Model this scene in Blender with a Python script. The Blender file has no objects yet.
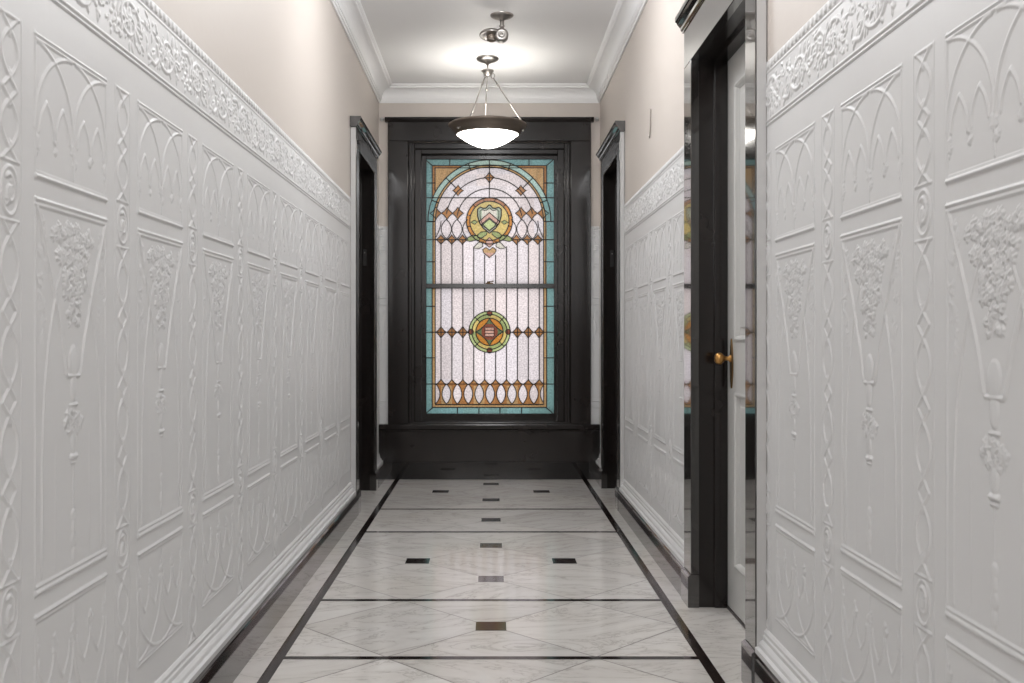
import bpy, bmesh, math, random
import numpy as np
from mathutils import Vector, Matrix
random.seed(7)
rng = np.random.default_rng(11)
S = bpy.context.scene
COL = S.collection
PI = math.pi

# ------------------------------------------------------------------ materials
def mat(name, col, rough=0.5, metal=0.0, spec=0.5, coat=0.0, bump=None, vary=None):
    m = bpy.data.materials.new(name); m.use_nodes = True
    nt = m.node_tree; b = nt.nodes['Principled BSDF']
    b.inputs['Base Color'].default_value = (*col, 1)
    b.inputs['Roughness'].default_value = rough
    b.inputs['Metallic'].default_value = metal
    b.inputs['Specular IOR Level'].default_value = spec
    b.inputs['Coat Weight'].default_value = coat
    if bump or vary:
        tc = nt.nodes.new('ShaderNodeTexCoord')
    if bump:
        sc, st, ds, stretch = bump
        mp = nt.nodes.new('ShaderNodeMapping'); mp.inputs['Scale'].default_value = stretch
        nz = nt.nodes.new('ShaderNodeTexNoise'); nz.inputs['Scale'].default_value = sc
        nz.inputs['Detail'].default_value = 4
        bp = nt.nodes.new('ShaderNodeBump'); bp.inputs['Strength'].default_value = st
        bp.inputs['Distance'].default_value = ds
        nt.links.new(tc.outputs['Object'], mp.inputs['Vector'])
        nt.links.new(mp.outputs['Vector'], nz.inputs['Vector'])
        nt.links.new(nz.outputs['Fac'], bp.inputs['Height'])
        nt.links.new(bp.outputs['Normal'], b.inputs['Normal'])
    if vary:
        sc, c2, lo, hi = vary
        nz = nt.nodes.new('ShaderNodeTexNoise'); nz.inputs['Scale'].default_value = sc
        nz.inputs['Detail'].default_value = 5
        rp = nt.nodes.new('ShaderNodeValToRGB')
        rp.color_ramp.elements[0].position = lo; rp.color_ramp.elements[0].color = (*col, 1)
        rp.color_ramp.elements[1].position = hi; rp.color_ramp.elements[1].color = (*c2, 1)
        nt.links.new(tc.outputs['Object'], nz.inputs['Vector'])
        nt.links.new(nz.outputs['Fac'], rp.inputs['Fac'])
        nt.links.new(rp.outputs['Color'], b.inputs['Base Color'])
    return m

M = {}
M['white'] = mat('white_satin_paint', (.68, .682, .685), .42, spec=.38, bump=(60, .06, .002, (1, 1, .25)))
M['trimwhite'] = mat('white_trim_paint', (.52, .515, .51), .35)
M['plaster'] = mat('beige_plaster', (.60, .548, .505), .55, bump=(25, .12, .004, (1, 1, 1)))
M['ceil'] = mat('ceiling_white', (.85, .855, .86), .5, bump=(6, .1, .004, (1, 1, 1)))
M['black'] = mat('black_lacquered_wood', (.0115, .0092, .0085), .17, spec=.45, bump=(9, .035, .002, (1, 1, .3)),
                 vary=(6, (.017, .013, .012), .35, .8))
M['casing'] = mat('black_polished_casing', (.014, .012, .011), .10, spec=1.0, coat=1.0, bump=(9, .035, .002, (1, 1, .3)))
M['backskirt'] = mat('black_polished_base', (.010, .009, .009), .05, spec=.5)
M['darkleaf'] = mat('dark_door_wood', (.006, .005, .005), .35)
M['grey_door'] = mat('pale_grey_door_paint', (.60, .60, .585), .4)
M['brass'] = mat('aged_brass', (.50, .27, .09), .28, metal=1)
M['bronze'] = mat('dark_bronze_plate', (.16, .10, .05), .4, metal=1)
M['nickel'] = mat('brushed_nickel', (.42, .40, .38), .32, metal=1)
M['nickel_dark'] = mat('dark_nickel', (.20, .165, .135), .42, metal=.55)
M['lead'] = mat('lead_came', (.022, .02, .018), .5)
M['steel'] = mat('steel_plate', (.5, .48, .45), .3, metal=1)
M['wire'] = mat('grey_wire', (.30, .27, .24), .5)
M['rubber'] = mat('dark_threshold', (.035, .025, .022), .35)

def skirt_marble():
    m = bpy.data.materials.new('dark_polished_marble'); m.use_nodes = True
    nt = m.node_tree; b = nt.nodes['Principled BSDF']
    b.inputs['Roughness'].default_value = .06
    b.inputs['Specular IOR Level'].default_value = 1.0
    b.inputs['Coat Weight'].default_value = .35; b.inputs['Coat Roughness'].default_value = .04; b.inputs['Coat IOR'].default_value = 1.6
    tc = nt.nodes.new('ShaderNodeTexCoord')
    nz = nt.nodes.new('ShaderNodeTexNoise'); nz.inputs['Scale'].default_value = 16
    nz.inputs['Detail'].default_value = 8; nz.inputs['Roughness'].default_value = .7; nz.inputs['Distortion'].default_value = 1.2
    rp = nt.nodes.new('ShaderNodeValToRGB')
    e = rp.color_ramp.elements
    e[0].position = .35; e[0].color = (.012, .009, .009, 1)
    e[1].position = .75; e[1].color = (.040, .024, .022, 1)
    nt.links.new(tc.outputs['Object'], nz.inputs['Vector']); nt.links.new(nz.outputs['Fac'], rp.inputs['Fac'])
    nt.links.new(rp.outputs['Color'], b.inputs['Base Color'])
    return m
M['skirt'] = skirt_marble()

def floor_marble():
    m = bpy.data.materials.new('white_veined_marble'); m.use_nodes = True
    nt = m.node_tree; N = nt.nodes; Lk = nt.links; b = N['Principled BSDF']
    b.inputs['Roughness'].default_value = .12
    b.inputs['Specular IOR Level'].default_value = .38
    tc = N.new('ShaderNodeTexCoord')
    at = N.new('ShaderNodeAttribute'); at.attribute_name = 'tile'      # r = turn, g = shift, b = tone
    sp = N.new('ShaderNodeSeparateColor'); Lk.new(at.outputs['Color'], sp.inputs['Color'])
    ang = N.new('ShaderNodeMath'); ang.operation = 'MULTIPLY_ADD'
    Lk.new(sp.outputs['Red'], ang.inputs[0]); ang.inputs[1].default_value = 1.1; ang.inputs[2].default_value = -.55
    rot = N.new('ShaderNodeVectorRotate'); rot.rotation_type = 'Z_AXIS'
    Lk.new(tc.outputs['Object'], rot.inputs['Vector']); Lk.new(ang.outputs[0], rot.inputs['Angle'])
    cmb = N.new('ShaderNodeCombineXYZ')
    s20 = N.new('ShaderNodeMath'); s20.operation = 'MULTIPLY'; s20.inputs[1].default_value = 23
    Lk.new(sp.outputs['Green'], s20.inputs[0]); Lk.new(s20.outputs[0], cmb.inputs['X']); Lk.new(s20.outputs[0], cmb.inputs['Z'])
    add = N.new('ShaderNodeVectorMath'); Lk.new(rot.outputs[0], add.inputs[0]); Lk.new(cmb.outputs[0], add.inputs[1])
    mp = N.new('ShaderNodeMapping'); mp.inputs['Scale'].default_value = (.9, 2.6, 1); Lk.new(add.outputs[0], mp.inputs['Vector'])
    n1 = N.new('ShaderNodeTexNoise'); n1.inputs['Scale'].default_value = 2.2; n1.inputs['Detail'].default_value = 9
    n1.inputs['Roughness'].default_value = .62; n1.inputs['Distortion'].default_value = 1.3
    Lk.new(mp.outputs[0], n1.inputs['Vector'])
    sb = N.new('ShaderNodeMath'); sb.operation = 'SUBTRACT'; sb.inputs[1].default_value = .5; Lk.new(n1.outputs['Fac'], sb.inputs[0])
    ab = N.new('ShaderNodeMath'); ab.operation = 'ABSOLUTE'; Lk.new(sb.outputs[0], ab.inputs[0])
    vr = N.new('ShaderNodeValToRGB'); e = vr.color_ramp.elements
    e[0].position = 0; e[0].color = (.53, .51, .485, 1); e[1].position = .016; e[1].color = (.71, .69, .67, 1)
    x = vr.color_ramp.elements.new(.12); x.color = (.76, .745, .725, 1)
    Lk.new(ab.outputs[0], vr.inputs['Fac'])
    n2 = N.new('ShaderNodeTexNoise'); n2.inputs['Scale'].default_value = 1.7; n2.inputs['Detail'].default_value = 4
    Lk.new(add.outputs[0], n2.inputs['Vector'])
    r2 = N.new('ShaderNodeValToRGB'); r2.color_ramp.elements[0].position = .3; r2.color_ramp.elements[0].color = (.93, .91, .88, 1)
    r2.color_ramp.elements[1].position = .72; r2.color_ramp.elements[1].color = (1.0, 1.0, 1.0, 1)
    Lk.new(n2.outputs['Fac'], r2.inputs['Fac'])
    mx = N.new('ShaderNodeMix'); mx.data_type = 'RGBA'; mx.blend_type = 'MULTIPLY'; mx.inputs['Factor'].default_value = 1
    Lk.new(vr.outputs['Color'], mx.inputs['A']); Lk.new(r2.outputs['Color'], mx.inputs['B'])
    tn = N.new('ShaderNodeMath'); tn.operation = 'MULTIPLY_ADD'; tn.inputs[1].default_value = .13; tn.inputs[2].default_value = .90
    Lk.new(sp.outputs['Blue'], tn.inputs[0])
    sc = N.new('ShaderNodeVectorMath'); sc.operation = 'SCALE'; Lk.new(mx.outputs['Result'], sc.inputs[0]); Lk.new(tn.outputs[0], sc.inputs['Scale'])
    Lk.new(sc.outputs[0], b.inputs['Base Color'])
    return m
M['strip'] = mat('dark_marble_inlay', (.014, .010, .009), .10, spec=.5, vary=(20, (.034, .022, .02), .4, .75))
M['marble'] = floor_marble()
M['joint'] = mat('grey_tile_joint', (.17, .155, .14), .4)

def glass_mat():
    m = bpy.data.materials.new('stained_glass'); m.use_nodes = True
    nt = m.node_tree; N = nt.nodes; Lk = nt.links; N.clear()
    out = N.new('ShaderNodeOutputMaterial')
    at = N.new('ShaderNodeAttribute'); at.attribute_name = 'glass'
    tc = N.new('ShaderNodeTexCoord')
    nz = N.new('ShaderNodeTexNoise'); nz.inputs['Scale'].default_value = 85; nz.inputs['Detail'].default_value = 6; nz.inputs['Roughness'].default_value = .7
    Lk.new(tc.outputs['Object'], nz.inputs['Vector'])
    rp = N.new('ShaderNodeValToRGB'); rp.color_ramp.elements[0].position = .33; rp.color_ramp.elements[0].color = (.55, .54, .545, 1)
    rp.color_ramp.elements[1].position = .62; rp.color_ramp.elements[1].color = (1, 1, 1, 1)
    Lk.new(nz.outputs['Fac'], rp.inputs['Fac'])
    mx = N.new('ShaderNodeMix'); mx.data_type = 'RGBA'; mx.blend_type = 'MULTIPLY'; mx.inputs['Factor'].default_value = 1
    Lk.new(at.outputs['Color'], mx.inputs['A']); Lk.new(rp.outputs['Color'], mx.inputs['B'])
    tr = N.new('ShaderNodeBsdfTranslucent'); Lk.new(mx.outputs['Result'], tr.inputs['Color'])
    gl = N.new('ShaderNodeBsdfGlossy'); gl.inputs['Roughness'].default_value = .25
    ms = N.new('ShaderNodeMixShader'); ms.inputs['Fac'].default_value = .02
    Lk.new(tr.outputs[0], ms.inputs[1]); Lk.new(gl.outputs[0], ms.inputs[2]); Lk.new(ms.outputs[0], out.inputs['Surface'])
    return m
M['glass'] = glass_mat()

def bowl_mat():
    m = bpy.data.materials.new('lit_opal_glass'); m.use_nodes = True
    b = m.node_tree.nodes['Principled BSDF']
    b.inputs['Base Color'].default_value = (.8, .8, .78, 1)
    b.inputs['Roughness'].default_value = .3
    b.inputs['Emission Color'].default_value = (1, .96, .9, 1)
    b.inputs['Emission Strength'].default_value = 10
    return m
M['bowl'] = bowl_mat()

# ------------------------------------------------------------------ mesh helpers
class MB:
    def __init__(s): s.v = []; s.f = []; s.sm = []
    def add(s, vs, fs, smooth=False):
        o = len(s.v); s.v += [tuple(p) for p in vs]
        s.f += [tuple(i + o for i in f) for f in fs]; s.sm += [smooth] * len(fs)
    def box(s, x0, x1, y0, y1, z0, z1):
        x0, x1 = sorted((x0, x1)); y0, y1 = sorted((y0, y1)); z0, z1 = sorted((z0, z1))
        s.add([(x0,y0,z0),(x1,y0,z0),(x1,y1,z0),(x0,y1,z0),(x0,y0,z1),(x1,y0,z1),(x1,y1,z1),(x0,y1,z1)],
              [(0,3,2,1),(4,5,6,7),(0,1,5,4),(1,2,6,5),(2,3,7,6),(3,0,4,7)])
    def extrude(s, prof, fn0, fn1):                      # closed profile swept from fn0 to fn1
        n = len(prof)
        s.add([fn0(*p) for p in prof] + [fn1(*p) for p in prof],
              [(i, (i+1) % n, n + (i+1) % n, n + i) for i in range(n)] + [tuple(range(n))[::-1], tuple(range(n, 2*n))])
    def lathe(s, prof, c, axis='Z', n=40, close=False):  # prof (r, h) about axis through c
        vs = []; fs = []
        for r, h in prof:
            for k in range(n):
                a = 2*PI*k/n; u, w = r*math.cos(a), r*math.sin(a)
                p = {'Z': (u, w, h), 'Y': (u, h, w), 'X': (h, u, w)}[axis]
                vs.append((c[0]+p[0], c[1]+p[1], c[2]+p[2]))
        m = len(prof); rng_ = m if close else m-1
        for i in range(rng_):
            j = (i+1) % m
            for k in range(n):
                fs.append((i*n+k, i*n+(k+1) % n, j*n+(k+1) % n, j*n+k))
        s.add(vs, fs, True)
    def tube(s, pts, r, n=10):
        pts = [Vector(p) for p in pts]; vs = []; fs = []
        for i, p in enumerate(pts):
            d = (pts[min(i+1, len(pts)-1)] - pts[max(i-1, 0)]).normalized()
            a = Vector((0, 0, 1)) if abs(d.z) < .9 else Vector((1, 0, 0))
            u = d.cross(a).normalized(); w = d.cross(u)
            rr = r[i] if isinstance(r, (list, tuple)) else r
            for k in range(n):
                t = 2*PI*k/n; vs.append(p + u*(rr*math.cos(t)) + w*(rr*math.sin(t)))
        for i in range(len(pts)-1):
            for k in range(n): fs.append((i*n+k, i*n+(k+1) % n, (i+1)*n+(k+1) % n, (i+1)*n+k))
        fs += [tuple(range(n))[::-1], tuple((len(pts)-1)*n+k for k in range(n))]
        s.add(vs, fs, True)
    def build(s, name, m, parent=None, bevel=0):
        me = bpy.data.meshes.new(name); me.from_pydata(s.v, [], s.f); me.update()
        me.polygons.foreach_set('use_smooth', s.sm)
        bm = bmesh.new(); bm.from_mesh(me)
        bmesh.ops.recalc_face_normals(bm, faces=bm.faces); bm.to_mesh(me); bm.free()
        me.materials.append(m)
        o = bpy.data.objects.new(name, me); COL.objects.link(o)
        if parent: o.parent = parent
        if bevel:
            b = o.modifiers.new('bevel', 'BEVEL'); b.width = bevel; b.segments = 2; b.limit_method = 'ANGLE'
        return o

def struct(o): o['kind'] = 'structure'; return o
def empty(name, loc=(0, 0, 0)):
    o = bpy.data.objects.new(name, None); o.location = loc; o.empty_display_size = .1; COL.objects.link(o); return o
def tag(o, label, cat, group=None):
    o['label'] = label; o['category'] = cat
    if group: o['group'] = group
    return o

# ------------------------------------------------------------------ dimensions (metres, camera at x=0, y=0)
L, R = -.875, .85                 # wall faces
BACK = 7.66                       # end wall face
FRONT = -2.6                      # wall behind the camera
CEIL = 3.06
SK = .131                         # marble skirting height
SKL, SKR, SKB = -.824, .808, 7.618
D1 = dict(side=1, a=3.022, b=3.143, c=3.997, d=4.140, head=2.235, top=2.392, cap=2.465, face=.815)     # door with grey leaf
D2 = dict(side=-1, a=6.100, b=6.235, c=7.060, d=7.200, head=2.29, top=2.415, cap=2.478, face=-.838)
D3 = dict(side=1, a=6.235, b=6.375, c=7.160, d=7.300, head=2.29, top=2.415, cap=2.478, face=.818)

# ------------------------------------------------------------------ floor
def build_floor():
    bm = bmesh.new()
    lay = bm.faces.layers.float_vector.new('tile_tmp')
    tiles = []; strips = []; joints = []
    XS = .729; SW = .0185
    bars = [(-1.75, 's'), (-1.008, 'l'), (.438, 's'), (1.180, 'l'), (1.923+.703, None)]
    cells = []
    y = 3.369
    seq = [('s', 3.369, 4.111), ('l', 4.111, 5.557), ('s', 5.557, 6.299), ('l', 6.299, 7.745),
           ('l', 1.923, 3.369), ('s', 1.181, 1.923), ('l', -.265, 1.181), ('s', -1.007, -.265), ('l', -2.453, -1.007), ('s', -3.195, -2.453)]
    A = .3615
    def poly_cut(poly, nx, ny, c):
        # split a polygon by nx*x+ny*y=c
        out = [[], []]
        n = len(poly)
        for i in range(n):
            p, q = poly[i], poly[(i+1) % n]
            dp, dq = nx*p[0]+ny*p[1]-c, nx*q[0]+ny*q[1]-c
            if dp <= 1e-9: out[0].append(p)
            if dp >= -1e-9: out[1].append(p)
            if dp*dq < -1e-12:
                t = dp/(dp-dq); r = (p[0]+t*(q[0]-p[0]), p[1]+t*(q[1]-p[1])); out[0].append(r); out[1].append(r)
        return [o for o in out if len(o) >= 3]
    def area(p): return abs(sum(p[i][0]*p[(i+1) % len(p)][1]-p[(i+1) % len(p)][0]*p[i][1] for i in range(len(p))))/2
    def clip_line(nx, ny, c, x0, x1, y0, y1):
        pts = []
        for xx in (x0, x1):
            yy = (c-nx*xx)/ny
            if y0-1e-6 <= yy <= y1+1e-6: pts.append((xx, yy))
        for yy in (y0, y1):
            xx = (c-ny*yy)/nx
            if x0-1e-6 <= xx <= x1+1e-6: pts.append((xx, yy))
        pts = sorted(set((round(a, 5), round(b, 5)) for a, b in pts))
        return (pts[0], pts[-1]) if len(pts) >= 2 else None
    END = SKB + .02
    insets = []
    for kind, y0, y1 in seq:
        yc = (y0+y1)/2; y1c = min(y1, END)
        polys = [[(-XS, y0), (XS, y0), (XS, y1c), (-XS, y1c)]]
        offs = (-3*A, -A, A, 3*A) if kind == 'l' else (-2*A, 0, 2*A)
        for sg in (1, -1):
            for o in offs:
                c = o + sg*yc
                polys = [q for p in polys for q in poly_cut(p, 1, sg, c)]
                cl = clip_line(1, sg, c, -XS+SW, XS-SW, y0+.014, y1c-.014)
                if cl and (abs(cl[0][0]-cl[1][0]) > .02): joints.append((cl, .0024))
        tiles += [p for p in polys if area(p) > 1e-4]
        hs = .058
        if kind == 'l': insets += [(0, yc-A), (0, yc+A), (-A, yc), (A, yc)]
        else: insets += [(0, yc)]
        strips.append((-XS+SW, XS-SW, y0-.016, y0+.016))
    insets = [(x, y) for x, y in insets if y < SKB]
    for x, y in insets: strips.append((x-.058, x+.058, y-.058, y+.058))
    strips.append((-XS-SW, -XS+SW, FRONT, END)); strips.append((XS-SW, XS+SW, FRONT, END))
    # margins beside the strips and the door recesses
    yy = FRONT
    ends = [FRONT] + [s[1] for s in sorted(seq, key=lambda q: q[1]) if s[1] > FRONT] + [END]
    e2 = []
    for a, b in zip(ends[:-1], ends[1:]):
        k = 2 if b-a > 1 else 1
        e2 += [a + (b-a)*i/k for i in range(k)]
    e2.append(END)
    for a, b in zip(e2[:-1], e2[1:]):
        tiles.append([(-1.12, a), (-XS, a), (-XS, b), (-1.12, b)]); tiles.append([(XS, a), (1.12, a), (1.12, b), (XS, b)])
        joints.append((((-1.1, a), (-XS-SW, a)), .0012)); joints.append((((XS+SW, a), (1.1, a)), .0012))
    def face(pts, z, mi, tone):
        f = bm.faces.new([bm.verts.new((p[0], p[1], z)) for p in pts]); f.material_index = mi; f[lay] = tone
        if f.normal.z < 0: f.normal_flip()
        f.normal_update()
        if f.normal.z < 0: f.normal_flip()
    for p in tiles: face(p, 0, 0, Vector((random.random(), random.random(), random.random())))
    for (p, q), w in joints:
        d = Vector((q[0]-p[0], q[1]-p[1])).normalized(); n = Vector((-d.y, d.x))*w
        face([(p[0]+n.x, p[1]+n.y), (p[0]-n.x, p[1]-n.y), (q[0]-n.x, q[1]-n.y), (q[0]+n.x, q[1]+n.y)], .0003, 1, Vector((0, 0, 0)))
    for i, (x0, x1, y0, y1) in enumerate(strips):
        face([(x0, y0), (x1, y0), (x1, y1), (x0, y1)], .0006, 2, Vector((0, 0, 0)))
    # slab underside
    bx = [(-1.12, FRONT, -.06), (1.12, FRONT, -.06), (1.12, END, -.06), (-1.12, END, -.06)]
    bm.faces.new([bm.verts.new(p) for p in bx][::-1])
    me = bpy.data.meshes.new('floor'); vals = []
    for f in bm.faces: vals.append(tuple(f[lay]))
    bm.to_mesh(me); bm.free()
    if 'tile_tmp' in me.attributes: me.attributes.remove(me.attributes['tile_tmp'])
    ca = me.color_attributes.new('tile', 'FLOAT_COLOR', 'CORNER')
    for p in me.polygons:
        for li in p.loop_indices: ca.data[li].color = (*vals[p.index], 1)
    for k in ('marble', 'joint', 'strip'): me.materials.append(M[k])
    o = bpy.data.objects.new('floor', me); COL.objects.link(o); struct(o)
build_floor()

# ------------------------------------------------------------------ plaster walls, ceiling, crown
def side_wall(name, X, side, doors):
    T = .27
    m = MB(); y = FRONT
    o0, o1 = sorted((X, X+side*T))
    for d in doors:
        m.box(o0, o1, y, d['b']-.032, 0, CEIL+.05)
        m.box(o0, o1, d['b']-.032, d['c']+.032, d['head']+.032, CEIL+.05)
        y = d['c']+.032
    m.box(o0, o1, y, BACK+.3, 0, CEIL+.05)
    return struct(m.build(name, M['plaster']))
wall_left = side_wall('wall_left', L-.002, -1, [D2])
wall_right = side_wall('wall_right', R+.002, 1, [D1, D3])
WX0, WX1, WZ0, WZ1 = -.665, .639, .42, 2.635      # opening in the end wall
m = MB()
m.box(L-.01, WX0, BACK, BACK+.3, 0, CEIL+.05); m.box(WX1, R+.01, BACK, BACK+.3, 0, CEIL+.05)
m.box(WX0, WX1, BACK, BACK+.3, 0, WZ0); m.box(WX0, WX1, BACK, BACK+.3, WZ1, CEIL+.05)
wall_back = struct(m.build('wall_back', M['plaster']))
m = MB(); m.box(L-.3, R+.3, FRONT-.1, FRONT, -.05, CEIL+.1)
struct(m.build('wall_front', M['plaster']))
m = MB(); m.box(L-.3, R+.3, FRONT-.1, BACK+.3, CEIL, CEIL+.12)
struct(m.build('ceiling', M['ceil']))
# cove crown moulding, mitred round the corridor
prof = [(0, 2.935), (.010, 2.935), (.012, 2.947), (.020, 2.950), (.022, 2.962), (.027, 2.964)]
for i in range(9):
    a = PI/2*i/8
    prof.append((.027+.066*(1-math.cos(a)), 2.966+.066*math.sin(a)))
prof += [(.098, 3.034), (.098, 3.043), (.106, 3.047), (.113, 3.052), (.116, CEIL+.002)]
m = MB(); vs = []; n = len(prof)
xl, xr = L-.001, R+.001
for d, z in prof:
    vs += [(xl+d, FRONT+d, z), (xl+d, BACK-d, z), (xr-d, BACK-d, z), (xr-d, FRONT+d, z)]
fs = [(i*4+k, i*4+(k+1) % 4, (i+1)*4+(k+1) % 4, (i+1)*4+k) for i in range(n-1) for k in range(4)]
m.add(vs, fs, False)
struct(m.build('trim_1', M['ceil']))

# ------------------------------------------------------------------ embossed wainscot relief
P = .547; H0, H1 = .200, 1.972
STEP = .0026
nx = int(round(P/STEP))+1; nz = int(round((H1-H0)/STEP))+1
sx = np.linspace(0, P, nx); sz = np.linspace(H0, H1, nz)
GX, GZ = np.meshgrid(sx, sz, indexing='ij')
HT = np.zeros_like(GX)
def bump_(d, w): return np.clip(1-(d/w)**2, 0, 1)
def put(mask, val):
    HT[mask] = np.maximum(HT[mask], val)
def line(pts, w, h, taper=None):
    w = w*.70; h = h*.72
    pts = np.array(pts, float)
    x0, x1 = pts[:, 0].min()-w, pts[:, 0].max()+w; z0, z1 = pts[:, 1].min()-w, pts[:, 1].max()+w
    i0, i1 = max(0, np.searchsorted(sx, x0)), min(nx, np.searchsorted(sx, x1)+1)
    j0, j1 = max(0, np.searchsorted(sz, z0)), min(nz, np.searchsorted(sz, z1)+1)
    if i1 <= i0 or j1 <= j0: return
    X = GX[i0:i1, j0:j1]; Z = GZ[i0:i1, j0:j1]; D = np.full(X.shape, 9.); Wd = np.full(X.shape, w)
    for k in range(len(pts)-1):
        a, b = pts[k], pts[k+1]; ab = b-a; q = ab@ab
        if q == 0: continue
        t = np.clip(((X-a[0])*ab[0]+(Z-a[1])*ab[1])/q, 0, 1)
        d = np.hypot(X-a[0]-t*ab[0], Z-a[1]-t*ab[1])
        if taper:
            ww = w*(1+(taper-1)*((k+t)/(len(pts)-1)))
            u = d < D; Wd = np.where(u, ww, Wd)
        D = np.minimum(D, d)
    HT[i0:i1, j0:j1] = np.maximum(HT[i0:i1, j0:j1], h*bump_(D, Wd)**.8)
def blob(cx, cz, rx, rz, h, rot=0.):
    r = max(rx, rz)
    i0, i1 = max(0, np.searchsorted(sx, cx-r)), min(nx, np.searchsorted(sx, cx+r)+1)
    j0, j1 = max(0, np.searchsorted(sz, cz-r)), min(nz, np.searchsorted(sz, cz+r)+1)
    if i1 <= i0 or j1 <= j0: return
    X = GX[i0:i1, j0:j1]-cx; Z = GZ[i0:i1, j0:j1]-cz
    c, s = math.cos(rot), math.sin(rot)
    D = np.sqrt(((X*c+Z*s)/rx)**2+((-X*s+Z*c)/rz)**2)
    HT[i0:i1, j0:j1] = np.maximum(HT[i0:i1, j0:j1], .58*h*np.sqrt(np.clip(1-D**2, 0, 1)))
def rosette(cx, cz, r, h, n=5):
    for k in range(n):
        a = 2*PI*k/n+rng.uniform(0, .6); blob(cx+.6*r*math.cos(a), cz+.6*r*math.sin(a), r*.48, r*.3, h*rng.uniform(.7, 1), a)
    blob(cx, cz, r*.32, r*.32, h*1.15)
def leafcluster(cx, cz, rx, rz, n, h, size=.014):
    for k in range(n):
        a = rng.uniform(0, 2*PI); q = math.sqrt(rng.uniform(0, 1))
        rosette(cx+rx*q*math.cos(a), cz+rz*q*math.sin(a), size*rng.uniform(.6, 1.15), h*rng.uniform(.6, 1), int(rng.integers(4, 7)))
def bar(x0, x1, z0, z1, h):            # flat raised bar with soft edges
    e = .003
    f = np.clip((GX-x0)/e, 0, 1)*np.clip((x1-GX)/e, 0, 1)*np.clip((GZ-z0)/e, 0, 1)*np.clip((z1-GZ)/e, 0, 1)
    np.maximum(HT, h*f, out=HT)
px0, px1 = .195, .546; PW = px1-px0; pc = (px0+px1)/2
def frame(z0, z1, topbar, botbar):
    for x in (px0+.003, px1-.004): line([(x, z0), (x, z1)], .0045, .0045)
    # stepped horizontal mouldings
    for (za, zb, h) in topbar+botbar: bar(px0-.002, px1+.002, za, zb, h)
U0, U1 = 1.408, 1.688
V0, V1 = .603, 1.372
B0, B1 = .283, .567
frame(U0, U1, [(U1-.007, U1, .009), (U1-.015, U1-.007, .0045)], [(U0, U0+.010, .009), (U0+.010, U0+.015, .004)])
frame(V0, V1, [(V1-.009, V1, .009), (V1-.019, V1-.009, .0045)], [(V0, V0+.012, .009), (V0+.012, V0+.021, .0045)])
frame(B0, B1, [(B1-.009, B1, .009), (B1-.018, B1-.009, .0045)], [(B0, B0+.008, .0075), (B0+.008, B0+.014, .004)])
def ell(x0, z0, a, b, t0, t1, n=24):
    return [(x0+a*math.cos(t0+(t1-t0)*i/n), z0+b*math.sin(t0+(t1-t0)*i/n)) for i in range(n+1)]
def tracery(zt, sgn, hgt):
    """interlaced arches springing from the bar at zt, going sgn (down -1 / up +1)"""
    w = PW*.5
    for x0 in (px0, pc):
        # quarter arch leaving the bar flat and falling to the springer, both ways
        line([(x0+w*math.sin(t), zt+sgn*hgt*.64*(1-math.cos(t))) for t in np.linspace(.05, PI/2, 22)], .0062, .0058)
        line([(x0+w-w*math.sin(t), zt+sgn*hgt*.64*(1-math.cos(t))) for t in np.linspace(.05, PI/2, 22)], .0062, .0058)
        # pair of small lancets inside each bay
        for cxl in (x0+w*.29, x0+w*.71):
            hw = w*.18; za = zt+sgn*hgt*.42; zb = zt+sgn*hgt*.66
            for s2 in (-1, 1):
                line([(cxl+s2*hw*(1-(1-u)**1.9), za+(zb-za)*u) for u in np.linspace(0, 1, 12)], .0056, .0055)
        leafcluster(x0+w*.5, zt+sgn*hgt*.72, .009, .016, 7, .009, .009)
    for x0, s_ in ((px0+.012, .6), (pc, 1.25), (px1-.012, .6)):
        zf = zt+sgn*hgt*.74
        leafcluster(x0, zf, .009*s_, .020*s_, int(7*s_)+2, .0065, .010)
        line([(x0, zf+sgn*.02), (x0, zf+sgn*.040*s_)], .004, .005)
tracery(U1-.014, -1, U1-U0-.016)
tracery(B0+.012, 1, B1-B0-.016)
# tall panel: V of tracery over a hanging basket of flowers
zt = V1-.02
for sg in (-1, 1):
    X = lambda q: pc+sg*q
    line([(X(PW*.47), zt), (X(PW*.36), zt-.085), (X(PW*.25), zt-.17), (X(PW*.16), zt-.25), (X(PW*.10), zt-.325)], .0075, .0095)
    line([(X(PW*.25), zt-.17), (X(PW*.33), zt-.26), (X(PW*.385), zt-.36), (X(PW*.41), zt-.48), (X(PW*.415), V0+.03)], .0062, .0068, .6)
    line([(X(PW*.25), zt-.17), (X(PW*.15), zt-.10), (X(PW*.05), zt-.02)], .0048, .004)
    for q in range(9):
        leafcluster(X(PW*.41+rng.uniform(-.02, .02)), zt-.03-.027*q, .014, .012, 3, .0062*(1-q*.05), .011)
    line([(X(PW*.235), zt-.45), (X(PW*.235), V0+.03)], .003, .0012)
leafcluster(pc, zt-.040, .105, .024, 60, .011, .0105)
leafcluster(pc, zt-.085, .078, .030, 50, .012, .0115)
leafcluster(pc, zt-.145, .056, .040, 40, .014, .0125)
leafcluster(pc, zt-.205, .034, .026, 14, .011, .010)
bar(pc-.034, pc+.034, zt-.335, zt-.327, .007)
blob(pc, zt-.30, .024, .034, .011); blob(pc, zt-.355, .016, .03, .009)
bar(pc-.020, pc+.020, zt-.395, zt-.388, .009)
leafcluster(pc, zt-.425, .044, .026, 18, .010, .013)
blob(pc, zt-.47, .014, .024, .010); bar(pc-.019, pc+.019, zt-.505, zt-.494, .010); bar(pc-.014, pc+.014, zt-.515, zt-.508, .008)
line([(pc, zt-.515), (pc, V0+.03)], .0042, .0026)
blob(pc, V0+.128, .013, .012, .009); blob(pc, V0+.105, .009, .016, .009); blob(pc, V0+.075, .014, .016, .008)
blob(pc, V0+.045, .010, .016, .007)
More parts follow.
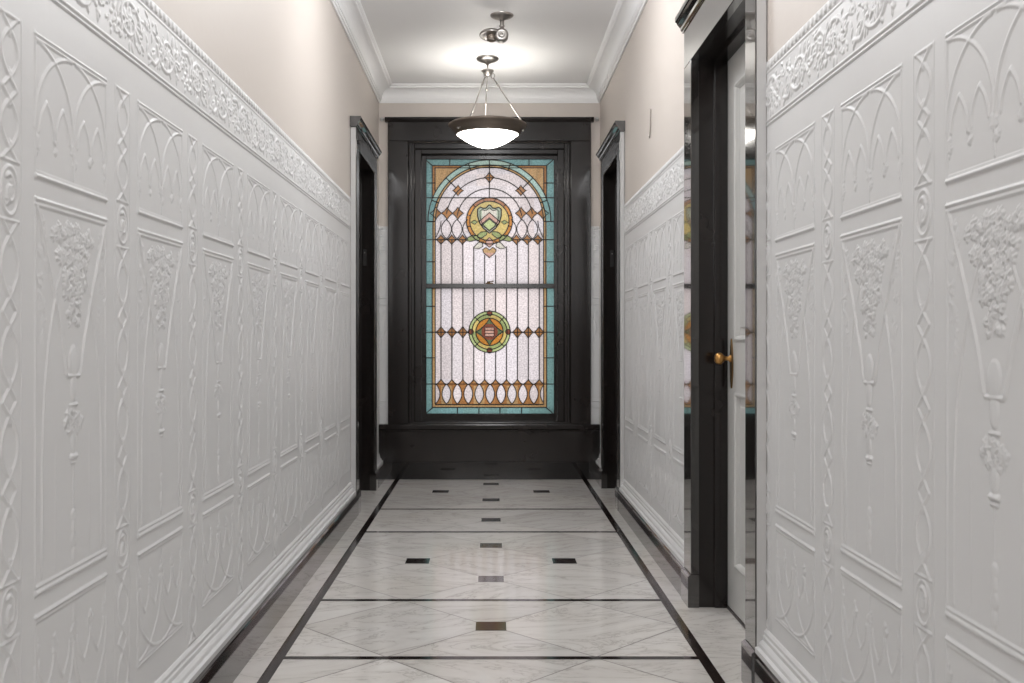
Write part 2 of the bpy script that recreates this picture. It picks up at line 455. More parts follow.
# narrow pilaster border of crossing ribbons
bx = .0975; bw = .031
for x in (bx-.046, bx+.046): line([(x, H0+.03), (x, 1.69)], .0032, .003)
bar(bx-.040, bx+.040, 1.684, 1.690, .006)
zones = [(1.425, 1.684), (.655, 1.312), (.215, .548)]
for z0, z1 in zones:
    n = max(1, round((z1-z0)/.155)); lens, dm = .68*(z1-z0)/n, .32*(z1-z0)/n
    zc = z0-dm*.5
    for k in range(n+1):
        # small diamond, then a long lens
        if True:
            q = [(bx, zc), (bx+bw*.86, zc+dm*.5), (bx, zc+dm), (bx-bw*.86, zc+dm*.5), (bx, zc)]
            q = [p for p in q if z0 <= p[1] <= z1]
            if len(q) == 5: line(q, .0062, .0065)
            else:
                zz = min(max(zc+dm if k == 0 else zc, z0), z1)
                ze = z0 if k == 0 else z1
                line([(bx-bw*.86, ze), (bx, zz), (bx+bw*.86, ze)], .0062, .0065)
        zb = zc+dm
        if k < n:
            for s2 in (-1, 1):
                line([(bx+s2*bw*math.sin(u*PI)**.85, zb+lens*u) for u in np.linspace(0, 1, 22)], .0066, .0065)
            rosette(bx, zb+lens*.10, .008, .007); rosette(bx, zb+lens*.90, .008, .007)
        zc = zb+lens
    bar(bx-.040, bx+.040, z0-.005, z0+.001, .0065); bar(bx-.040, bx+.040, z1-.001, z1+.005, .0065)
for zc in (1.368, .6015):
    line(ell(bx, zc, .031, .044, 0, 2*PI, 40), .006, .006)
    sp = [(bx+(.004+.0026*t)*math.cos(1.2*t+1), zc+(.005+.0042*t)*math.sin(1.2*t+1)) for t in np.linspace(0, 6.2, 36)]
    line(sp, .0068, .0085)
    blob(bx, zc, .010, .013, .009); rosette(bx+.010, zc+.016, .010, .008); rosette(bx-.008, zc-.018, .010, .008)
# frieze: running acanthus scroll between mouldings
bar(-.1, P+.1, 1.772, 1.779, .010); bar(-.1, P+.1, 1.784, 1.791, .0085)
bar(-.1, P+.1, 1.934, 1.939, .0075)
f0, f1 = 1.797, 1.930; fm = (f0+f1)/2
for rep in (-1, 0, 1):
    for k in range(2):
        cx = (k+.5)*P/2+rep*P; up = 1 if k else -1
        sp = []
        for t in np.linspace(0, 2.6*PI, 60):
            r = .050*(1-t/(3.4*PI)); sp.append((cx+up*r*1.5*math.cos(t+PI), fm+r*1.12*math.sin(t+PI)*up))
        if -.2 < cx < P+.2:
            line(sp, .0095, .0098, .6)
        line([(cx-P/4, fm-up*.045), (cx-P/6, fm-up*.052), (cx-P/9, fm-up*.03), (cx-.075, fm)], .010, .009)
        rs = np.random.default_rng(50+k)
        for j in range(64):
            a = rs.uniform(0, 2*PI); rr = rs.uniform(.012, .066); s1 = rs.uniform(.006, .013); s2 = rs.uniform(.003, .0065); hh = rs.uniform(.005, .011); ro = a+rs.uniform(-.6, .6)
            blob(cx+1.75*rr*math.cos(a), fm+rr*math.sin(a), s1*1.35, s2*1.2, hh, ro)
        for j in range(9):
            a = 2*PI*j/9; blob(cx+.016*math.cos(a), fm+.013*math.sin(a), .0085, .0045, .010, a)
        blob(cx, fm, .008, .008, .012)
        for j in range(30):
            xx = cx+P/4+rs.uniform(-.06, .06); zz = rs.uniform(f0+.008, f1-.008)
            blob(xx, zz, rs.uniform(.006, .014), rs.uniform(.003, .006), rs.uniform(.005, .010), rs.uniform(0, PI))
# beaded top edge
bar(-.1, P+.1, 1.944, H1, .0025)
for k in range(-1, 18):
    blob((k+.5)*P/16, 1.957, .0115, .0115, .03)
wob = 0.0007*np.sin(GX*61+2*np.sin(GZ*7))*np.sin(GZ*9)
HT = .0062*(1-np.exp(-HT/.0085))*1.1

def relief_mesh(name, s0, s1):
    i0, i1 = int(round(s0/P*(nx-1))), int(round(s1/P*(nx-1)))+1
    n1 = i1-i0
    V = np.stack([GX[i0:i1]-s0, -HT[i0:i1], GZ[i0:i1]], -1).reshape(-1, 3)   # x along wall, -y towards room
    idx = np.arange(n1*nz).reshape(n1, nz)
    F = np.stack([idx[:-1, :-1], idx[1:, :-1], idx[1:, 1:], idx[:-1, 1:]], -1).reshape(-1, 4)
    # backing slab so that the panel has thickness
    w = (i1-i0-1)*P/(nx-1)
    V0_ = V
    sides = [(idx[::-1, 0], [(0, .004, H0), (w, .004, H0)]), (idx[:, -1], [(w, .004, H1), (0, .004, H1)]),
             (idx[0, :], [(0, .004, H1), (0, .004, H0)]), (idx[-1, ::-1], [(w, .004, H0), (w, .004, H1)])]
    extra = []; vs = [V]; nv = len(V)
    for ids, bk in sides:                      # rim faces on their own vertices, so the face shading stays clean
        vs += [V0_[ids], np.array(bk)]; c = len(ids)+2; extra.append(tuple(range(nv, nv+c))); nv += c
    vs.append(np.array([(0, .004, H0), (w, .004, H0), (w, .004, H1), (0, .004, H1)])); extra.append((nv, nv+3, nv+2, nv+1))
    V = np.vstack(vs)
    me = bpy.data.meshes.new(name)
    loops = np.concatenate([F.reshape(-1)] + [np.array(e) for e in extra])
    tot = np.array([4]*len(F)+[len(e) for e in extra]); start = np.concatenate([[0], np.cumsum(tot)[:-1]])
    me.vertices.add(len(V)); me.vertices.foreach_set('co', V.reshape(-1))
    me.loops.add(len(loops)); me.loops.foreach_set('vertex_index', loops.astype(np.int32))
    me.polygons.add(len(tot)); me.polygons.foreach_set('loop_start', start.astype(np.int32))
    sm = np.ones(len(tot), bool); sm[len(F):] = False
    me.polygons.foreach_set('use_smooth', sm)
    me.update(calc_edges=True); me.validate()
    me.materials.append(M['white'])
    return me
full = relief_mesh('wainscot_panel', 0, P)
def place(me, parent, wall, y, dz=0.):
    o = bpy.data.objects.new('wainscot_panel', me); COL.objects.link(o); o.parent = parent
    if wall == 'L': o.location = (L, y, dz); o.rotation_euler = (0, 0, PI/2)      # local -y -> +x
    elif wall == 'B': o.location = (y, BACK-.001, dz)
    else: o.location = (R, y, dz); o.rotation_euler = (0, 0, -PI/2)
    return o
def left_y(s): return s
# left: local x runs along +y
YL = 1.878-.195
for k in range(-5, 8): place(full, wall_left, 'L', YL+k*P)
end = YL+8*P
if D2['a']-end > .01: place(relief_mesh('wainscot_panel_end', 0, D2['a']-.002-end), wall_left, 'L', end)
place(relief_mesh('wainscot_panel_far', .02, .02+BACK-D2['d']-.003), wall_left, 'L', D2['d']+.001)
# right: local x runs along -y, border at the far end of each panel strip (mirrored order is symmetric)
DR = -.022
YR = 1.829+.195          # far end of the border beyond the first panel
for k in range(-5, 2): place(full, wall_right, 'R', YR+k*P, DR)
e0 = YR+1*P              # 2.571
rest = D1['a']-.002-e0
# strip e0 .. casing : panel (local .195->.547 side nearest) ; local x = y_far - y
mfar = relief_mesh('wainscot_panel_cut', P-rest, P) if rest < P else full
place(mfar, wall_right, 'R', D1['a']-.002, DR)
yf = e0+P
ks = [k for k in range(0, 8)]
y_far_end = D3['a']-.002
edges = [e0+P*k for k in range(1, 9)]
for k in range(2, 9):
    a, b = e0+P*(k-1), e0+P*k
    lo, hi = max(a, D1['d']+.002), min(b, y_far_end)
    if hi-lo < .02: continue
    if hi-lo > P-.004: place(full, wall_right, 'R', b, DR)
    else: place(relief_mesh('wainscot_panel_part', b-hi, b-lo), wall_right, 'R', hi, DR)
place(relief_mesh('wainscot_panel_far', .02, .02+BACK-D3['d']-.003), wall_right, 'R', BACK-.002, DR)
place(relief_mesh('wainscot_panel_side', .40, .50), wall_back, 'B', L+.002, 0)
place(relief_mesh('wainscot_panel_side', .20, .30), wall_back, 'B', R-.102, 0)
place(relief_mesh('wainscot_panel_side', .20, .30), wall_back, 'B', R-.102, 0) if False else None

# moulded white base under the wainscot, marble skirting under that
def runs(doors):
    y = FRONT; out = []
    for d in doors: out.append((y, d['a'])); y = d['d']
    out.append((y, SKB)); return out
def base_profile(X, sg):       # sg: +1 room lies at +x
    P_ = [(0, SK), (.036, SK), (.036, SK+.016), (.026, SK+.020), (.024, SK+.030), (.019, SK+.036), (.013, SK+.040), (.013, SK+.052), (.009, SK+.056), (.009, SK+.066), (.004, SK+.072), (0, SK+.074)]
    return [(X+sg*d, z) for d, z in P_]
for nm, X, sg, par, doors in (('left', L, 1, wall_left, [D2]), ('right', R, -1, wall_right, [D1, D3])):
    m = MB(); k = MB()
    for a, b in runs(doors):
        pf = base_profile(X, sg)
        m.extrude(pf, lambda x, z: (x, a, z), lambda x, z: (x, b, z))
        xs = SKL if sg > 0 else SKR
        pr = [(X, 0), (xs, 0), (xs, SK-.004), (xs-sg*.004, SK), (X, SK)]
        k.extrude(pr, lambda x, z: (x, a, z), lambda x, z: (x, b, z))
    m.build('base_moulding', M['white'], par)
    struct(k.build('baseboard_'+nm, M['skirt']))
m = MB(); m.box(L, R, SKB, BACK, 0, SK+.004)
struct(m.build('baseboard_back', M['backskirt'], bevel=.003))

# ------------------------------------------------------------------ doors
def door_frame(name, d):
    root = empty(name, (0, 0, 0)); struct(root)
    s = d['side']; W = R if s > 0 else L; F = d['face']
    cb = .134
    def cap(y0, y1):
        m = MB(); z0, z1 = d['top'], d['cap']
        pr = [(W, z0), (F-s*.004, z0), (F-s*.004, z0+.008), (F-s*.010, z0+.012), (F-s*.012, z0+.022), (F-s*.024, z0+.036), (F-s*.028, z0+.046),
              (F-s*.034, z0+.048), (F-s*.034, z1-.008), (F-s*.030, z1), (W, z1)]
        m.extrude(pr, lambda x, z: (x, y0, z), lambda x, z: (x, y1, z)); m.build('head_cap', M['casing'], root)
    for (y0, y1) in ((d['a'], d['b']), (d['c'], d['d'])):
        inner = y1 if y0 == d['a'] else y0
        m = MB(); m.box(W-s*.001, F, y0, y1, cb, d['head']); m.build('side_casing', M['casing'], root, .002)
        q = MB(); q.box(W-s*.001, F-s*.012, y0-.001, y1+.001, 0, cb-.008)
        q.extrude([(W-s*.001, cb-.008), (F-s*.012, cb-.008), (F-s*.001, cb), (W-s*.001, cb)], lambda x, z: (x, y0-.001, z), lambda x, z: (x, y1+.001, z))
        q.build('plinth_block', M['casing'], root)
    m = MB(); m.box(W-s*.001, F, d['a'], d['d'], d['head'], d['top']); m.build('head_casing', M['casing'], root, .002)
    cap(d['a']-.022, d['d']+.022)
    # painted outer edge of the casing, facing along the corridor
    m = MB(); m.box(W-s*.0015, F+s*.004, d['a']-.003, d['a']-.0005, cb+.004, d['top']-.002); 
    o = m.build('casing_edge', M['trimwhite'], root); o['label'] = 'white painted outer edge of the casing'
    # jamb lining with stop
    J = W+s*.25
    m = MB()
    m.box(F+s*.03, J, d['c']+.004, d['c']+.034, 0, d['head']+.034); m.box(F+s*.03, J, d['b']-.034, d['b']-.004, 0, d['head']+.034)
    m.box(F+s*.03, J, d['b']-.034, d['c']+.034, d['head']+.004, d['head']+.034)
    m.build('jamb', M['black'], root)
    st = W+s*.060; se = W+s*.114
    m = MB()
    m.box(st, se, d['c']-.008, d['c']+.01, 0, d['head']); m.box(st, se, d['b']-.01, d['b']+.008, 0, d['head'])
    m.box(st, se, d['b']-.01, d['c']+.01, d['head']-.012, d['head']+.008)
    m.build('door_stop', M['black'], root, .003)
    return root, se
def door_leaf(root, d, se, material, panels, glossy=None):
    s = d['side']; y0, y1 = d['b']+.003, d['c']-.003; z0, z1 = .012, d['head']-.003
    if True:
        y0 -= .002; y1 += .002
    X0, X1 = se+s*.001, se+s*.041
    stile = .128
    m = MB()
    m.box(X0, X1, y0, y0+stile, z0, z1); m.box(X0, X1, y1-stile, y1, z0, z1)
    zs = [z0] + [z for p in panels for z in p] + [z1]
    for i in range(0, len(zs), 2): m.box(X0, X1, y0+stile, y1-stile, zs[i], zs[i+1])
    leaf = m.build('door_leaf', material, root)
    for (pz0, pz1) in panels:
        q = MB(); q.box(se+s*.014, se+s*.032, y0+stile, y1-stile, pz0, pz1); 
        # raised field
        q.box(se+s*.007, se+s*.016, y0+stile+.05, y1-stile-.05, pz0+.05, pz1-.05)
        q.build('door_panel', material, leaf, .004)
        f = MB(); a, b, c, e, w = y0+stile, y1-stile, pz0, pz1, .020
        pr = [(0, .014), (0, -.004), (.006, -.006), (.012, -.002), (.017, .006), (w, .014)]
        vs = []
        for t, dx in pr:
            X = se+s*dx
            vs += [(X, a+t, c+t), (X, b-t, c+t), (X, b-t, e-t), (X, a+t, e-t)]
        f.add(vs, [(i*4+k, i*4+(k+1) % 4, (i+1)*4+(k+1) % 4, (i+1)*4+k) for i in range(len(pr)-1) for k in range(4)])
        f.build('panel_moulding', material, leaf)
    return leaf
r1, se1 = door_frame('door_1', D1)
leaf1 = door_leaf(r1, D1, se1, M['grey_door'], [(.194, .883), (1.09, 2.10)])
leaf1['label'] = 'pale grey panelled door leaf'
m = MB(); m.box(se1-.004, R+.2, D1['b'], D1['c'], 0, .010); m.build('threshold', M['rubber'], r1)
# knob and long pointed escutcheon
ky, kz = 3.918, 1.018
m = MB()
pts = []
for i in range(17):
    t = -1+2*i/16; pts.append((.019*math.cos(t*PI/2)**.8+.0015, kz-.02+t*.100))
vs = []; 
ring = [(ky+w, z) for w, z in pts] + [(ky-w, z) for w, z in pts[::-1]]
n = len(ring)
m.add([(se1-.0005, a, b) for a, b in ring] + [(se1-.006, ky+(a-ky)*.85, kz-.02+(b-kz+.02)*.98) for a, b in ring],
      [(i, (i+1) % n, n+(i+1) % n, n+i) for i in range(n)] + [tuple(range(n)), tuple(range(n, 2*n))[::-1]])
o = m.build('escutcheon', M['bronze'], leaf1); o['label'] = 'dark bronze pointed escutcheon plate'
m = MB()
m.lathe([(.0005, -.070), (.012, -.0695), (.020, -.064), (.0245, -.054), (.0235, -.045), (.017, -.037), (.010, -.031), (.0085, -.022), (.010, -.014), (.015, -.010), (.016, -.005), (.0005, -.004)],
        (se1, ky, kz), 'X', 28)
o = m.build('door_knob', M['brass'], leaf1); o['label'] = 'round aged brass knob'
for nm, d in (('door_2', D2), ('door_3', D3)):
    rt, se = door_frame(nm, d)
    lf = door_leaf(rt, d, se, M['darkleaf'], [(.20, .88), (1.08, 2.14)])
    lf['label'] = 'dark door leaf'
    s = d['side']
    m = MB(); xx = (R if s > 0 else L)+s*.035
    m.box(xx-.012, xx+.012, d['c']+.0025, d['c']+.006, 1.62, 1.74)
    for z in (1.645, 1.68, 1.715): m.lathe([(.0005, -.003), (.005, -.002), (.005, .001)], (xx, d['c']+.0025, z), 'Y', 10)
    o = m.build('strike_plate', M['darkleaf'], rt)
    sc = MB(); sc.lathe([(.0004, -.004), (.003, -.003), (.004, 0)], (xx, d['c']+.002, 1.715), 'Y', 10); o = sc.build('screw', M['steel'], o)
    o['label'] = 'bright steel screw head'

# ------------------------------------------------------------------ window
CX = -.0125
win = struct(empty('window_1', (0, 0, 0)))
def wood(name, boxes, bevel=.004, parent=win, m_=None):
    m = MB()
    for b in boxes: m.box(*b)
    return m.build(name, m_ or M['black'], parent, bevel)
F0 = 7.628                        # face of the casing
ox0, ox1 = -.803, .778; ix0, ix1 = -.645, .620
for a, b in ((ox0, ix0), (ix1, ox1)): wood('side_casing', [(a, b, F0, BACK+.01, .43, 2.634)])
wood('head_casing', [(ox0, ox1, F0, BACK+.01, 2.634, 2.785)])
m = MB()
pr = [(BACK, 2.782), (F0-.006, 2.782), (F0-.010, 2.790), (F0-.018, 2.796), (F0-.022, 2.806), (F0-.022, 2.816), (BACK, 2.818)]
m.extrude(pr, lambda y, z: (ox0-.022, y, z), lambda y, z: (ox1+.022, y, z)); m.build('head_cap', M['black'], win)
# stepped jamb: lining, parting stop, then the sashes
jx0, jx1 = -.548, .524
wood('jamb', [(ix0-.02, ix0+.045, 7.69, 7.96, .43, 2.66), (ix1-.045, ix1+.02, 7.69, 7.96, .43, 2.66), (ix0+.045, ix1-.045, 7.69, 7.96, 2.585, 2.66)])
wood('parting_stop', [(ix0+.0455, jx0, 7.705, 7.96, .442, 2.584), (jx1, ix1-.0455, 7.705, 7.96, .442, 2.584), (jx0, jx1, 7.705, 7.96, 2.548, 2.584)])
for x in (ix0+.012, ix1-.012): wood('jamb_bead', [(x-.010, x+.010, 7.676, 7.70, .44, 2.63)])
wood('stool', [(L+.004, R-.004, 7.597, BACK+.002, .392, .430)], .006)
wood('sill', [(ix0, ix1, BACK-.005, 7.96, .40, .441)], .003)
wood('apron', [(L+.002, R-.002, 7.622, BACK+.002, SK+.004, .393)], .003)
m = MB()
m.extrude([(7.622, .372), (7.610, .375), (7.607, .385), (7.612, .393), (7.622, .393)], lambda y, z: (L+.004, y, z), lambda y, z: (R-.004, y, z)); m.build('apron_moulding', M['black'], win)

# --- leaded glass. Drawing units: 1 unit = 0.001623 m
UN = .001623
GY = 7.775
def mapU(x, y): return (CX+(x-341.5)*UN, 2.589-y*UN)
def mapL(x, y): return (CX+(x-341.5)*UN, 1.5594-y*UN)
C = dict(white=(.86, .80, .81), teal=(.25, .47, .465), teal2=(.11, .30, .32), mint=(.50, .70, .62), amber=(.46, .215, .075), tan=(.58, .37, .17),
         orange=(.62, .25, .035), gold=(.62, .47, .13), yellow=(.66, .52, .17), green=(.36, .44, .17), dgreen=(.13, .18, .08), pink=(.66, .40, .32),
         lgreen=(.55, .66, .30), red=(.24, .07, .04), cream=(.74, .72, .62), rust=(.46, .19, .08), sage=(.42, .52, .38))
def hsh(*k):
    v = math.sin(sum((i+1)*12.9898*(q+1.37) for i, q in enumerate(k)))*43758.5453
    return v-math.floor(v)
def vary(c, *k):
    r = .86+.26*hsh(*k); g = .94+.12*hsh(3, *k)
    return (c[0]*r, c[1]*r*(.5+.5*g), c[2]*r*g)
XK = [105+53.3*k for k in range(10)]
def diamond(x, y, cx, cy, a, b):           # concave sided diamond
    return (abs(x-cx)/a)**.75+(abs(y-cy)/b)**.75 < 1
def in_poly(x, y, pl):
    ins = False; n = len(pl)
    for i in range(n):
        x1, y1 = pl[i]; x2, y2 = pl[(i+1) % n]
        if (y1 > y) != (y2 > y) and x < (x2-x1)*(y-y1)/(y2-y1)+x1: ins = not ins
    return ins
def mir(pl): return [(683-x, y) for x, y in pl]
MC = (341.5, 345)
shield = [(284, 288), (296, 278), (312, 284), (326, 282), (338, 268), (345, 268), (357, 282), (371, 284), (387, 278), (399, 288), (399, 320), (391, 352), (372, 380), (341.5, 405), (311, 380), (292, 352), (284, 320)]
chev = [(289, 350), (341.5, 304), (394, 350), (384, 366), (341.5, 330), (299, 366)]
green_field = [(306, 366), (341.5, 336), (377, 366), (341.5, 396)]
leafA = [(300, 400), (330, 396), (328, 412), (306, 428), (286, 428), (284, 412)]
leafB = [(284, 418), (262, 414), (240, 424), (222, 438), (245, 446), (270, 440), (296, 440)]
leafC = [(306, 446), (286, 452), (262, 478), (288, 482), (310, 470)]
leafD = [(250, 352), (268, 342), (284, 350), (270, 362)]
heart = [(341.5, 488), (325, 474), (308, 486), (314, 502), (341.5, 525), (369, 502), (375, 486), (358, 474)]
stem = [(326, 440), (341.5, 426), (357, 440), (362, 458), (341.5, 474), (321, 458)]
ARC = (341.5, 347)
UD = [(341.5, 133, 25, 28), (188, 197, 27, 27), (495, 197, 27, 27)] + [(x, 308, 29, 31) for x in (80, 135, 187, 496, 548, 603)] + [(x, 437, 26, 25) for x in (105, 157, 210, 473, 526, 578)]
UE = [(131, 385), (183, 385), (500, 385), (552, 385)]
def colU(x, y):
    dx, dy = x-MC[0], y-MC[1]; r = math.hypot(dx, dy)
    # crest
    if in_poly(x, y, shield):
        if in_poly(x, y, chev): return C['pink']
        if in_poly(x, y, green_field): return C['lgreen']
        return C['cream'] if abs(x-341.5) < 36 and y > 290 else C['sage']
    for k, pl in enumerate((leafA, leafB, leafD)):
        if in_poly(x, y, pl) or in_poly(x, y, mir(pl)): return vary(C['green'], k, x < 341)
    if in_poly(x, y, leafC) or in_poly(x, y, mir(leafC)): return C['cream']
    if in_poly(x, y, stem): return C['pink']
    if in_poly(x, y, heart): return C['tan'] if y < 500 else C['pink']
    if r < 96: return vary(C['yellow'], int(math.atan2(dy, dx)*3/PI+9))
    if r < 113: return vary(C['orange'] if y > 270 else C['rust'], int(math.atan2(dy, dx)*5/PI+9))
    ra = math.hypot(x-ARC[0], y-ARC[1])
    if y < ARC[1]:
        if ra > 300 or abs(x-341.5) > 300:
            if abs(x-341.5) > 278 or y < 76: return vary(C['teal'], int(y/70), x < 341, int(x/110))
            if abs(x-341.5) > 265 or y < 86: return C['amber']
            return vary(C['tan'], int((x+.25*y)/13))
        if ra > 275: return vary(C['mint'] if y < 240 else C['teal'], int(math.atan2(y-ARC[1], x-ARC[0])*8/PI+20))
        if ra > 264: return C['tan']
    else:
        ax = abs(x-341.5)
        if ax > 280: return vary(C['teal'], int(y/105), x < 341)
        if ax > 265: return C['tan']
    for k, d in enumerate(UD):
        if diamond(x, y, *d): return vary(C['amber'], k, 5)
    if abs(y-437) < 11 and abs(x-341.5) > 120 and abs(x-341.5) < 250 and all(abs(x-xx) > 14 for xx in (131, 183, 500, 552)): return C['amber']
    return vary(C['white'], int((x-105)/53.3+20), 2) if y > 437 else vary(C['white'], int(x/70), int(y/58), 4)
LD = [(x, 255, 26, 31) for x in XK if abs(x-341.5) > 115]
def colL(x, y):
    dx, dy = x-342, y-253; r = math.hypot(dx, dy)
    if r < 101:
        for a in range(4):
            if math.hypot(dx-91*math.cos(a*PI/2), dy-91*math.sin(a*PI/2)) < 13: return C['red']
        if r > 86: return vary(C['lgreen'], int(math.atan2(dy, dx)*4/PI+8), 1)
        if r > 67: return vary(C['green'] if (int(math.atan2(dy, dx)*4/PI+8) % 2) else C['yellow'], int(math.atan2(dy, dx)*4/PI+8))
        if abs(dx) < 22 and abs(dy) < 22: return vary(C['pink'], int((dy+22)/9))
        if diamond(x, y, 342, 253, 80, 72): return C['dgreen'] if r > 40 else C['red']
        return vary(C['orange'], dx > 0, dy > 0, 7)
    ax = abs(x-341.5)
    if ax > 280 or y > 622: return vary(C['teal'], int(y/125), x < 341, int(x/107) if y > 622 else 0)
    if ax > 265 or y > 608: return C['tan']
    for k, d in enumerate(LD):
        if diamond(x, y, *d): return vary(C['amber'], k, 3)
    if y > 485:
        k = math.floor((x-105)/53.3); xc = 105+53.3*(k+.5); q = (x-xc)/26.6
        if y < 485+24*(1-abs(q)**1.6): return vary(C['white'], k+9, 8)
        if abs(y-556) < 48 and abs(x-xc) < 21.5*math.cos((y-556)/48*PI/2)**.75: return vary(C['white'], k+3, 9)
        if abs(y-508) < 8: return C['amber']
        return vary(C['amber'] if k % 3 else C['tan'], k+5, y > 520)
    return vary(C['white'], int((x-105)/53.3+20), int(y/255), 6)
def glass_sheet(name, fn, mp, x0, x1, y0, y1, parent):
    st = 2.4; n_x = int((x1-x0)/st); n_y = int((y1-y0)/st)
    xs = np.linspace(x0, x1, n_x+1); ys = np.linspace(y0, y1, n_y+1)
    V = []
    for x in xs:
        for y in ys:
            a, b = mp(x, y); V.append((a, GY, b))
    idx = np.arange((n_x+1)*(n_y+1)).reshape(n_x+1, n_y+1)
    F = np.stack([idx[:-1, :-1], idx[:-1, 1:], idx[1:, 1:], idx[1:, :-1]], -1).reshape(-1, 4)
    me = bpy.data.meshes.new(name); me.from_pydata(V, [], F.tolist()); me.update()
    ca = me.color_attributes.new('glass', 'FLOAT_COLOR', 'CORNER')
    cols = np.empty((len(F), 4, 4), np.float32)
    k = 0
    for i in range(n_x):
        xm = (xs[i]+xs[i+1])/2
        for j in range(n_y):
            c = fn(xm, (ys[j]+ys[j+1])/2); cols[k, :, :3] = c; cols[k, :, 3] = 1; k += 1
    ca.data.foreach_set('color', cols.reshape(-1))
    me.materials.append(M['glass'])
    o = bpy.data.objects.new(name, me); COL.objects.link(o); o.parent = parent
    return o
class Came:
    def __init__(s, mp): s.mb = MB(); s.mp = mp
    def l(s, pts, w=3.0, closed=False):
        w = w*1.45
        if closed: pts = list(pts)+[pts[0]]
        hw = w*UN/2; t = .004
        P2 = [Vector(s.mp(*p)) for p in pts]; n = len(P2); vs = []; fs = []
        for i, p in enumerate(P2):
            a = P2[i-1] if i else (P2[-2] if closed else p); b = P2[i+1] if i < n-1 else (P2[1] if closed else p)
            d = b-a
            d = d.normalized() if d.length > 1e-9 else Vector((1, 0)); q = Vector((-d.y, d.x))*hw
            for y in (GY-t, GY+t):
                vs += [(p.x+q.x, y, p.y+q.y), (p.x-q.x, y, p.y-q.y)]
        for i in range(n-1):
            a, b = i*4, i*4+4
            fs += [(a, a+1, b+1, b), (a+2, b+2, b+3, a+3), (a, b, b+2, a+2), (a+1, a+3, b+3, b+1)]
        s.mb.add(vs, fs)
    def circ(s, cx, cy, r, t0=0, t1=2*PI, n=40, w=3.0):
        s.l([(cx+r*math.cos(t0+(t1-t0)*i/n), cy+r*math.sin(t0+(t1-t0)*i/n)) for i in range(n+1)], w)
    def dia(s, cx, cy, a, b, w=2.6):
        pts = []
        for k in range(4):
            t = k*PI/2
            for q in (0, .25, .5, .75):
                u = q
                r1 = [(a*(1-u)**1.25, b*u**1.25), (-a*u**1.25, b*(1-u)**1.25), (-a*(1-u)**1.25, -b*u**1.25), (a*u**1.25, -b*(1-u)**1.25)][k]
                pts.append((cx+r1[0], cy+r1[1]))
        s.l(pts, w, True)
# upper sash
us = wood('upper_sash', [(jx0+.001, -.511, 7.755, 7.805, 1.492, 2.548), (.486+.011, jx1-.001, 7.755, 7.805, 1.492, 2.548), (-.511, .497, 7.755, 7.805, 2.514, 2.548), (-.511, .497, 7.763, 7.805, 1.492, 1.528)], .002)
glass_sheet('stained_glass', colU, mapU, 26, 657, 42, 662, us)
c = Came(mapU)
for sg in (0, 1):
    f = (lambda p: [(683-x, y) for x, y in p]) if sg else (lambda p: p)
    c.l(f([(62, 75), (62, 230)])); c.l(f([(66, 347), (66, 660)])); c.l(f([(77, 347), (77, 660)]))
    c.l(f([(76, 86), (76, 200)]))
    for y in (160, 348, 437, 545): c.l(f([(28, y), (78, y)]))
    c.l(f([(28, 45), (62, 75)])); c.l(f([(148, 45), (148, 75)]))
    for a in (20, 45, 70):
        t = math.radians(a); c.l(f([(ARC[0]-262*math.cos(t), ARC[1]-262*math.sin(t)), (ARC[0]-300*math.cos(t), ARC[1]-300*math.sin(t))]))
    t = PI/4; c.l(f([(ARC[0]-264*math.cos(t), ARC[1]-264*math.sin(t)), (ARC[0]-232*math.cos(t), ARC[1]-232*math.sin(t))]))
    c.l(f([(28, 232), (240, 232), (341.5, 232)]))
    c.l(f([(78, 437), (228, 437)]))
    for pl in (leafA, leafB, leafC, leafD): c.l(f(pl), 2.4, True)
    for xc in (131, 183):
        for s2 in (-1, 1):
            c.l(f([(xc+s2*25*math.sin(u*PI)**.8, 338+u*94) for u in np.linspace(0, 1, 14)]), 2.6)
    c.l(f([(80+25*math.sin(u*PI/2+PI/2), 345+u*80) for u in np.linspace(0, 1, 10)]), 2.6)
    c.l(f([(236-25*math.sin(u*PI)**.8, 338+u*94) for u in np.linspace(0, 1, 14)]), 2.6)
c.l([(62, 75), (621, 75)]); c.l([(76, 86), (607, 86)], 2.4)
for r, w in ((300, 3.2), (275, 3), (264, 3)): c.circ(*ARC, r, PI, 2*PI, 60, w)
for r in (213, 160): c.circ(*ARC, r, PI+.17, 2*PI-.17, 50, 3)
c.l([(341.5, 45), (341.5, 235)])
for d in UD: c.dia(*d)
for x in XK:
    y0 = 437 if abs(x-341.5) > 118 else 470 if abs(x-341.5) > 40 else 512
    c.l([(x, y0), (x, 660)])
c.circ(*MC, 113, w=3.2); c.circ(*MC, 96, w=3)
for k in range(12):
    t = k*PI/6+.26; c.l([(MC[0]+96*math.cos(t), MC[1]+96*math.sin(t)), (MC[0]+113*math.cos(t), MC[1]+113*math.sin(t))], 2.4)
c.l(shield, 4, True); c.l(chev, 3, True); c.l(green_field, 2.6, True); c.l(heart, 2.6, True); c.l(stem, 2.6, True)
sh2 = [(341.5+(x-341.5)*.80, 335+(y-335)*.80) for x, y in shield]; c.l(sh2, 2.2, True)
c.l([(28, 348), (66, 348)])
c.mb.build('lead_came', M['lead'], us)
